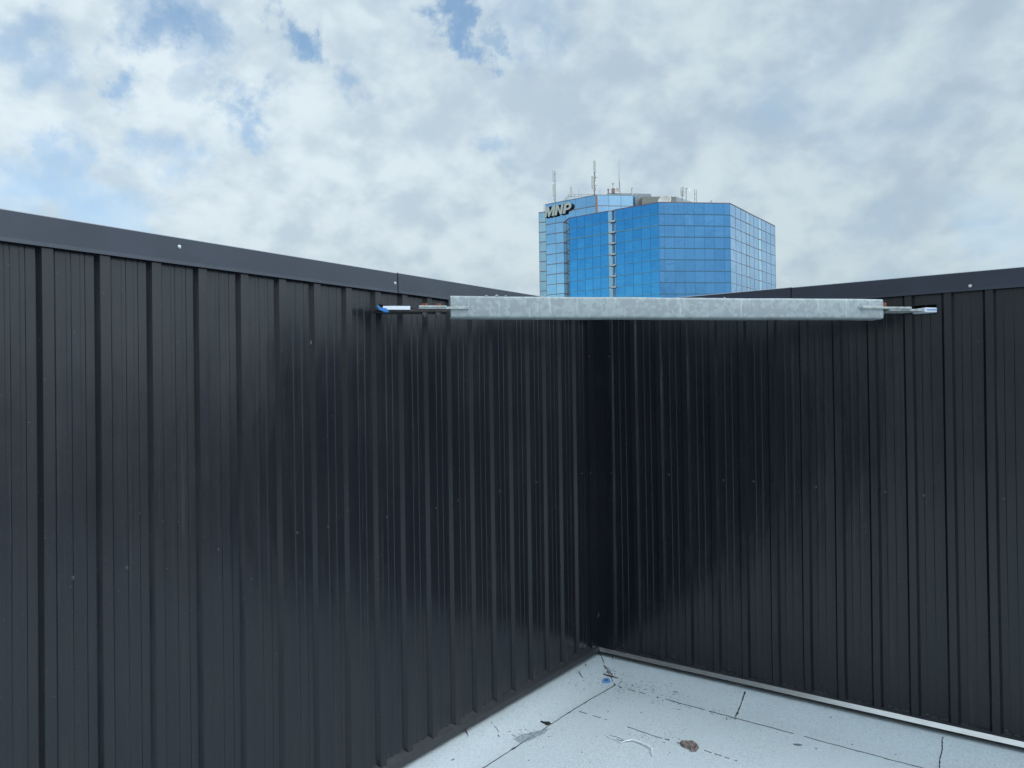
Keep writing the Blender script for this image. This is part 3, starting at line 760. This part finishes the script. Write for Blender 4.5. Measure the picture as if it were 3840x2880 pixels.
def facade(a, b, ztop, cols, gm, band=None, rowmat=None, skip_first=0, name='glass_facade', fb=M_bandg, thick_row=None, bandrows=None, hb=.16, mm=None, cuts=None):
    """a wall of mirror panes from a to b (seen left to right) with mullions and floor bands"""
    a = Vector((a.x, a.y, 0)); b = Vector((b.x, b.y, 0)); d = b-a; L = d.length; d.normalize(); nn = Vector((d.y, -d.x, 0))
    if nn.dot(-a) < 0 and False: nn = -nn
    rows = int((ztop-ZB)/ST)+1; rnd = random.Random(int(abs(a.x)*100))
    m = MB()
    fr = cuts or [c/cols for c in range(cols+1)]; cols = len(fr)-1
    for r in range(rows):
        z1 = ztop-r*ST-skip_first; z0 = max(ZB, z1-ST)
        if r == 0: z1 = ztop
        if z1-z0 < .3: continue
        for c in range(cols):
            s0, s1 = L*fr[c], L*fr[c+1]
            # every pane is set a hair out of true
            q = [rnd.uniform(-.010, .010) for _ in range(4)]
            m.quad(a+d*s0+nn*q[0]+Vector((0, 0, z0)), a+d*s1+nn*q[1]+Vector((0, 0, z0)), a+d*s1+nn*q[2]+Vector((0, 0, z1)), a+d*s0+nn*q[3]+Vector((0, 0, z1)))
    for c in range(cols+1):
        s = L*fr[c]
        m.box(a+d*(s-.045)+nn*.01+Vector((0, 0, ZB)), d*.09, nn*.05, (0, 0, ztop-ZB), mi=1)
    for r in range(1, rows):
        z = ztop-r*ST-skip_first
        mi = 3 if (thick_row is not None and r == thick_row) else 2
        h = hb*(2.0 if mi == 3 else 1.0)
        m.box(a+d*.02+nn*.0+Vector((0, 0, z-h/2)), d*(L-.04), nn*.16, (0, 0, h), mi=mi)
    return m.build(name, [gm, mm or M_mull, fb, M_bandg], tower)
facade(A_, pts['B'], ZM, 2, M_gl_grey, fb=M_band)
facade(pts['B'], pts['C'], ZM, 5, M_gl_blue, thick_row=2, hb=.13)
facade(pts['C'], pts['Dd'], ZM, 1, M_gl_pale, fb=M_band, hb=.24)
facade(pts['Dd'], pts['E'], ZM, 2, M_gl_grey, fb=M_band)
facade(pts['E'], pts['F'], ZM, 5, M_gl_blue, thick_row=2, hb=.13)
facade(pts['F'], pts['G'], ZM, 7, M_gl_front, fb=M_bandd, thick_row=None, hb=.24, cuts=[0]+[(x-1128)/590 for x in (1172, 1255, 1338, 1420, 1503, 1585, 1668)]+[1])
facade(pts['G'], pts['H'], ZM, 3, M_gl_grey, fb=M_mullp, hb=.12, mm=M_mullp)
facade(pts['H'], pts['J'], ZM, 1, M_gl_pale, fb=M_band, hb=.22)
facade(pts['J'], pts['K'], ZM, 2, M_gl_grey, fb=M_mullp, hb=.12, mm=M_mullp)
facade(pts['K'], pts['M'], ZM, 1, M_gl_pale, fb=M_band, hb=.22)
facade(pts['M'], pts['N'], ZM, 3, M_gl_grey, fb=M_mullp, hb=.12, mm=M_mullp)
# tall left block
tA = at_top(190, 460, ZT); tB = at_top(612, 380, ZT); tC = at_top(915, 384, ZT)
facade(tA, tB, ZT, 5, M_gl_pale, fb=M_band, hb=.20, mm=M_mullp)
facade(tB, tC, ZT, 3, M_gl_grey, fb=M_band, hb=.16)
MB().box(Vector((tB.x, tB.y, ZB))+Vector((-.35, -.2, 0)), (.7, 0, 0), (0, .5, 0), (0, 0, ZT-ZB-.0)).build('corner_pier', M_band, tower)
sA = at_top(134, 527, ZT-1.4); sB = at_top(192, 521, ZT-1.4)
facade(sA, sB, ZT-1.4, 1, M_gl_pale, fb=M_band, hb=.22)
# hidden sides and roofs close the volumes
def closed(poly, z0, z1, name, mt):
    P = [Vector((p[0], p[1], 0)) for p in poly]; m = MB()
    m.prism([p+Vector((0, 0, z1)) for p in P], (0, 0, z0-z1)); return m.build(name, mt, tower)
inset = lambda p, k=.9: (towerC.x+(p.x-towerC.x)*k, towerC.y+(p.y-towerC.y)*k+0)
mainp = [A_]+[pts[k_] for k_ in 'BC']+[pts['Dd']]+[pts[k_] for k_ in 'EFGHJKMN']+[Vector((98, 300, 0)), Vector((40, 318, 0)), Vector((22, 300, 0))]
def shrink(poly, dist):
    c = Vector((sum(p.x for p in poly)/len(poly), sum(p.y for p in poly)/len(poly), 0))
    return [c+(Vector((p.x, p.y, 0))-c)*(1-dist/max(1, (Vector((p.x, p.y, 0))-c).length)) for p in poly]
closed(shrink(mainp, .25), ZB, ZM-.35, 'main_block', M_roofm)
tallp = [tA, tB, tC, Vector((44, 285, 0)), Vector((20, 300, 0)), Vector((14.5, 290, 0))]
closed(shrink(tallp, .25), ZB, ZT-.3, 'tall_block', M_roofm)
sidep = [sA, sB, Vector((16, 295, 0)), Vector((12.5, 296, 0))]
closed(shrink(sidep, .15), ZB, ZT-1.7, 'side_block', M_roofm)
# parapet trims
def trimline(P, z, r, mt, name='roof_trim'):
    m = MB()
    for i in range(len(P)-1):
        a, b = Vector((P[i].x, P[i].y, z)), Vector((P[i+1].x, P[i+1].y, z)); d = (b-a).normalized(); nn = Vector((d.y, -d.x, 0))
        m.box(a-d*.05-nn*.35, (b-a)+d*.1, nn*.5, (0, 0, r))
    m.build(name, mt, tower)
trimline([A_]+[pts[k_] for k_ in 'BC']+[pts['Dd']]+[pts[k_] for k_ in 'EFGHJKMN'], ZM, .22, M_copr)
trimline([tA, tB, tC], ZT, .2, M_pole)
trimline([sA, sB], ZT-1.4, .2, M_copr)
# small ledges on the notch
for r in range(1, 12):
    z = ZM-r*ST; p = Vector((pts['Dd'].x, pts['Dd'].y, z)); q = Vector((pts['E'].x, pts['E'].y, z))
    d = (q-p); nn = Vector((d.y, -d.x, 0)).normalized()
    MB().box(p+nn*.2+Vector((0, 0, -.2)), d*.9, nn*.7, (0, 0, .4)).build('notch_ledge', M_dish, tower)
# penthouse blocks
def blk(cx0, cx1, cytop, y, h, name, mt, depth=10, cyb=None, tilt=0):
    p = at_y(*T(cx0, cytop), y); q = at_y(*T(cx1, cytop), y+tilt)
    d = Vector((q.x-p.x, q.y-p.y, 0)); nn = Vector((-d.y, d.x, 0)).normalized()
    return MB().box(Vector((p.x, p.y, p.z-h)), d, nn*depth, (0, 0, h)).build(name, mt, tower)
blk(720, 1066, 362, 276, 9, 'upper_penthouse', M_pent, 8, tilt=2)
blk(700, 740, 367, 275, 3, 'upper_penthouse', M_pole, 3)
blk(915, 935, 392, 266, 9, 'dark_recess', M_mull, 5)
blk(933, 990, 390, 265, 9, 'penthouse', M_pent, 8)
blk(990, 1270, 391, 262, 8, 'louvre_screen', M_louv, 12, tilt=1)
p0 = at_y(*T(1270, 391), 263); p1 = at_y(*T(1425, 443), 276)
m = MB(); m.prism([Vector((p0.x, p0.y, p0.z)), Vector((p1.x, p1.y, p1.z)), Vector((p1.x, p1.y, p1.z-8)), Vector((p0.x, p0.y, p0.z-8))][::-1], Vector((-.8, .6, 0))*3)
m.build('sloping_penthouse', M_pent, tower)

# the sign: letters on the tall block
d = Vector((tB.x-tA.x, tB.y-tA.y, 0)).normalized(); nn = Vector((d.y, -d.x, 0))
def facept(cx, cy, o): 
    return on_plane(*T(cx, cy), Vector((tA.x, tA.y, 0))+nn*o, nn)
o_f = 1.15
p0 = facept(182, 566, o_f); 
sign = thing('company_sign', p0, 'white slanted letters MNP with black sides fixed near the top of the tower', 'sign')
L_ = {
 'M': [[(182, 566), (197, 478), (216, 474), (226, 520), (250, 466), (272, 462), (259, 550), (240, 554), (249, 496), (222, 560), (212, 562), (203, 510), (198, 562)]],
 'N': [[(262, 549), (276, 461), (294, 457), (312, 508), (320, 452), (339, 448), (326, 536), (309, 540), (291, 492), (283, 545)]],
 'P': [[(332, 535), (346, 447), (384, 441), (399, 446), (405, 460), (402, 478), (392, 493), (376, 501), (357, 505), (352, 531)],
       [(360, 488), (374, 485), (383, 478), (385, 468), (380, 461), (364, 463)]]}
def ear(poly):
    """ear clipping for a simple 2-D polygon"""
    idx = list(range(len(poly)))
    A = sum(poly[i][0]*poly[(i+1) % len(poly)][1]-poly[(i+1) % len(poly)][0]*poly[i][1] for i in range(len(poly)))
    sgn = 1 if A > 0 else -1; tris = []
    def cr(a, b, c): return ((b[0]-a[0])*(c[1]-a[1])-(b[1]-a[1])*(c[0]-a[0]))*sgn
    g = 0
    while len(idx) > 3 and g < 500:
        g += 1
        for k in range(len(idx)):
            a, b, c = idx[k-1], idx[k], idx[(k+1) % len(idx)]
            if cr(poly[a], poly[b], poly[c]) <= 0: continue
            if any(cr(poly[a], poly[b], poly[q]) >= 0 and cr(poly[b], poly[c], poly[q]) >= 0 and cr(poly[c], poly[a], poly[q]) >= 0 for q in idx if q not in (a, b, c)): continue
            tris.append((a, b, c)); idx.pop(k); break
    tris.append(tuple(idx)); return tris
for ch, polys in L_.items():
    m = MB(); outer = polys[0]
    if len(polys) > 1:                       # bridge the hole of the P
        hole_ = polys[1]
        k = 8; outer = outer[:k+1]+[hole_[0]]+hole_[1:]+[hole_[0]]+outer[k:]
        outer = [(x+.01*i, y) for i, (x, y) in enumerate(outer)]
    fr = [facept(x, y, o_f) for x, y in outer]; bk = [p-nn*.95 for p in fr]; k = len(fr)
    m.add(fr, ear(outer), 0); m.add(bk, ear(outer), 1)
    for i in range(k):
        j = (i+1) % k; m.quad(fr[i], fr[j], bk[j], bk[i], mi=1)
    m.build('letter', [M_letter, M_lside], sign)
m = MB()
for cy in (470, 535):
    m.tube([facept(200, cy+12, .18), facept(395, cy-24, .18)], .08, 5)
m.build('mounting_rail', M_lside, sign)

# ---------------------------------------------------------------- rooftop equipment on the tower
def vert(cx, y0, y1, Y): 
    a = at_y(*T(cx, y1), Y); b = at_y(*T(cx, y0), Y); return Vector((a.x, a.y, a.z)), Vector((a.x, a.y, b.z))
def pole_part(parent, cx, y0, y1, Y, r, name='pole', mt=M_pole):
    a, b = vert(cx, y0, y1, Y); return MB().tube([a, b], r, 8).build(name, mt, parent)
def panel_part(parent, cx0, cx1, y0, y1, Y, name='antenna_panel'):
    a = at_y(*T(cx0, y1), Y); b = at_y(*T(cx1, y1), Y); c = at_y(*T(cx0, y0), Y)
    return MB().box(a, (b.x-a.x, 0, 0), (0, .35, 0), (0, 0, c.z-a.z)).build(name, M_ant, parent, bevel=.04)
def mast(cx, y1, Y, label, group='antenna masts on the tower roof'):
    a, _ = vert(cx, y1-5, y1, Y); return thing('antenna_mast', a, label, 'antenna', group)
Yt = tA.y+2
t = mast(268, 445, Yt, 'tall cell antenna mast standing above the letters')
pole_part(t, 271, 180, 445, Yt, .16); panel_part(t, 249, 259, 175, 268, Yt-.4); panel_part(t, 250, 268, 287, 385, Yt-.4)
for y in (210, 262, 300, 375): MB().box(at_y(*T(254, y), Yt-.1), (1.0, 0, 0), (0, .12, 0), (0, 0, .16)).build('clamp_arm', M_pole, t)
MB().tube([at_y(*T(262, 385), Yt), at_y(*T(260, 410), Yt), at_y(*T(270, 440), Yt)], .09, 5).build('cable', M_pole, t)
t = mast(404, 400, Yt, 'short single pale panel antenna inside the roof railing')
panel_part(t, 395, 412, 312, 388, Yt); pole_part(t, 405, 306, 402, Yt+.5, .12)
t = mast(466, 398, Yt, 'thin bare rod left of the tallest antenna panels'); pole_part(t, 466, 325, 398, Yt, .06)
Yb = tB.y+2
t = mast(598, 382, Yb, 'tallest twin panel antenna mast above the tower corner pier')
pole_part(t, 597, 185, 384, Yb, .17); panel_part(t, 588, 608, 92, 190, Yb-.3); panel_part(t, 571, 590, 219, 320, Yb-.5)
for y in (235, 300): MB().box(at_y(*T(580, y), Yb-.1), (1.5, 0, 0), (0, .12, 0), (0, 0, .16)).build('clamp_arm', M_pole, t)
MB().tube([at_y(*T(600, 190), Yb-.3), at_y(*T(604, 240), Yb-.3), at_y(*T(592, 290), Yb-.3), at_y(*T(606, 330), Yb-.3), at_y(*T(588, 378), Yb-.3)], .08, 5).build('cable', M_ruddy, t)
MB().tube([at_y(*T(580, 318), Yb-.3), at_y(*T(590, 345), Yb-.3), at_y(*T(603, 380), Yb-.3)], .08, 5).build('cable', M_ruddy, t)
t = mast(640, 380, Yb, 'short thin rod right of the tallest antenna panels'); pole_part(t, 641, 330, 382, Yb, .06)
Yp = 277
t = mast(803, 360, Yp, 'very tall thin whip antenna beside the upper penthouse')
a, b = vert(802, 75, 360, Yp); MB().tube([a, a+(b-a)*.35, a+(b-a)*.65, b], [.15, .12, .07, .03], 7).build('whip', M_pole, t)
MB().tube([a+Vector((.35, 0, 0)), a+Vector((.3, 0, 2)), a+Vector((.05, 0, 5))], .06, 5).build('cable', M_ruddy, t)
def dish(parent, cx, cy, Y, r, nrm, name='dish', mt=M_dish, thick=.05):
    c = at_y(*T(cx, cy), Y); nrm = Vector(nrm).normalized(); u = nrm.cross(Vector((0, 0, 1))).normalized(); v = u.cross(nrm)
    k, rg = 28, 6; vs = [c]; fs = []
    for i in range(1, rg+1):
        f = i/rg
        for j in range(k):
            a = 2*math.pi*j/k; vs.append(c+(u*math.cos(a)+v*math.sin(a))*r*f+nrm*(.28*r*f*f))
    for j in range(k): fs.append((0, 1+j, 1+(j+1) % k))
    for i in range(rg-1):
        for j in range(k): fs.append((1+i*k+j, 1+(i+1)*k+j, 1+(i+1)*k+(j+1) % k, 1+i*k+(j+1) % k))
    o = MB().add(vs, fs).build(name, mt, parent, smooth=True); s = o.modifiers.new('thick', 'SOLIDIFY'); s.thickness = thick
    return o
dish(t, 788, 338, Yp-1, .8, (-.5, -.7, .1), 'small_dish')
t = thing('roof_vent', vert(752, 322, 362, 276)[0], 'ruddy square flue with thin vent pipe on the upper penthouse', 'vent')
a = at_y(*T(740, 362), 276); b = at_y(*T(766, 322), 276); MB().box(a, (b.x-a.x, 0, 0), (0, 1.2, 0), (0, 0, b.z-a.z)).build('flue_box', M_ruddy, t, bevel=.05)
pole_part(t, 750, 283, 324, 276.5, .2, 'vent_pipe', M_ant); pole_part(t, 750, 283, 289, 276.5, .34, 'pipe_cap', M_pole)
t = thing('roof_vent', vert(711, 330, 366, 276)[0], 'short ruddy vent pipe at left end of the upper penthouse', 'vent')
pole_part(t, 711, 333, 370, 276, .28, 'vent_pipe', M_ruddy); pole_part(t, 711, 329, 335, 276, .4, 'pipe_cap', M_pole)
t = thing('roof_vent', vert(908, 320, 385, 268)[0], 'pale round pipe standing in front of the upper penthouse', 'vent')
pole_part(t, 908, 322, 388, 266, .30, 'vent_pipe', M_ant); pole_part(t, 908, 320, 324, 266, .34, 'pipe_cap', M_pole)
Yr = 262
t = mast(1330, 440, Yr, 'antenna mast with two narrow panels right of the louvred penthouse')
pole_part(t, 1324, 345, 440, Yr, .12); panel_part(t, 1312, 1320, 318, 385, Yr-.3); panel_part(t, 1325, 1341, 308, 385, Yr-.3)
MB().tube([at_y(*T(1330, 385), Yr), at_y(*T(1318, 410), Yr), at_y(*T(1326, 438), Yr)], .07, 5).build('cable', M_pole, t)
t = mast(1357, 418, Yr, 'slim mast carrying a small round dish near its top')
pole_part(t, 1357, 318, 420, Yr, .13); dish(t, 1377, 331, Yr-.6, .75, (.8, -.6, .1), 'small_dish'); MB().tube([at_y(*T(1357, 326), Yr), at_y(*T(1376, 326), Yr)], .1, 5).build('clamp_arm', M_pole, t)
t = mast(1436, 445, 250, 'pair of thin upright poles tied by crossbars on the front parapet')
pole_part(t, 1428, 330, 446, 250, .1); pole_part(t, 1444, 335, 446, 250, .16, 'pole', M_ant)
for y in (370, 410): MB().tube([at_y(*T(1427, y), 250), at_y(*T(1445, y), 250)], .08, 5).build('clamp_arm', M_pole, t)
t = mast(1568, 448, 248, 'stubby post on the front parapet toward the right'); pole_part(t, 1568, 422, 450, 248, .13)
t = mast(1550, 448, 248, 'tiny white slanted horn beside the stubby post'); MB().tube([at_y(*T(1542, 447), 248), at_y(*T(1556, 436), 248)], [.1, .35], 8).build('horn', M_dish, t)
t = thing('satellite_dish', at_y(*T(1180, 450), 247), 'large white satellite dish rising over the front parapet', 'satellite dish')
dish(t, 1180, 438, 250, 2.35, (-.45, -.75, .35), 'reflector', M_dish, .12)
MB().tube([at_y(*T(1185, 470), 252), at_y(*T(1180, 446), 251)], .3, 8).build('mount', M_pole, t)
# roof railing
t = thing('roof_railing', at_y(*T(385, 420), Yt+1), 'thin metal guard railing along the left roof edge behind the letters', 'railing')
Yq = Yt+3
for y in (374, 392): MB().tube([at_y(*T(385, y), Yq), at_y(*T(590, y+(0 if y < 380 else -6)), Yq-4)], .07, 5).build('rail', M_pole, t)
for y in (374, 392): MB().tube([at_y(*T(340, y+52), Yq+3), at_y(*T(385, y), Yq)], .07, 5).build('rail', M_pole, t)
for x, y in ((340, 426), (362, 402), (385, 374), (430, 374), (490, 374), (545, 374)): pole_part(t, x, y, max(y+30, 425), Yq-1 if x > 385 else Yq+1, .07, 'post')
for cx, y in ((179, 455), (196, 452), (285, 434), (366, 418), (404, 408)):
    pass
t = thing('lightning_rod', vert(179, 455, 520, sB.y)[0], 'thin upright rod at the far left edge of the tower roof', 'rod'); pole_part(t, 179, 455, 522, sB.y, .1)
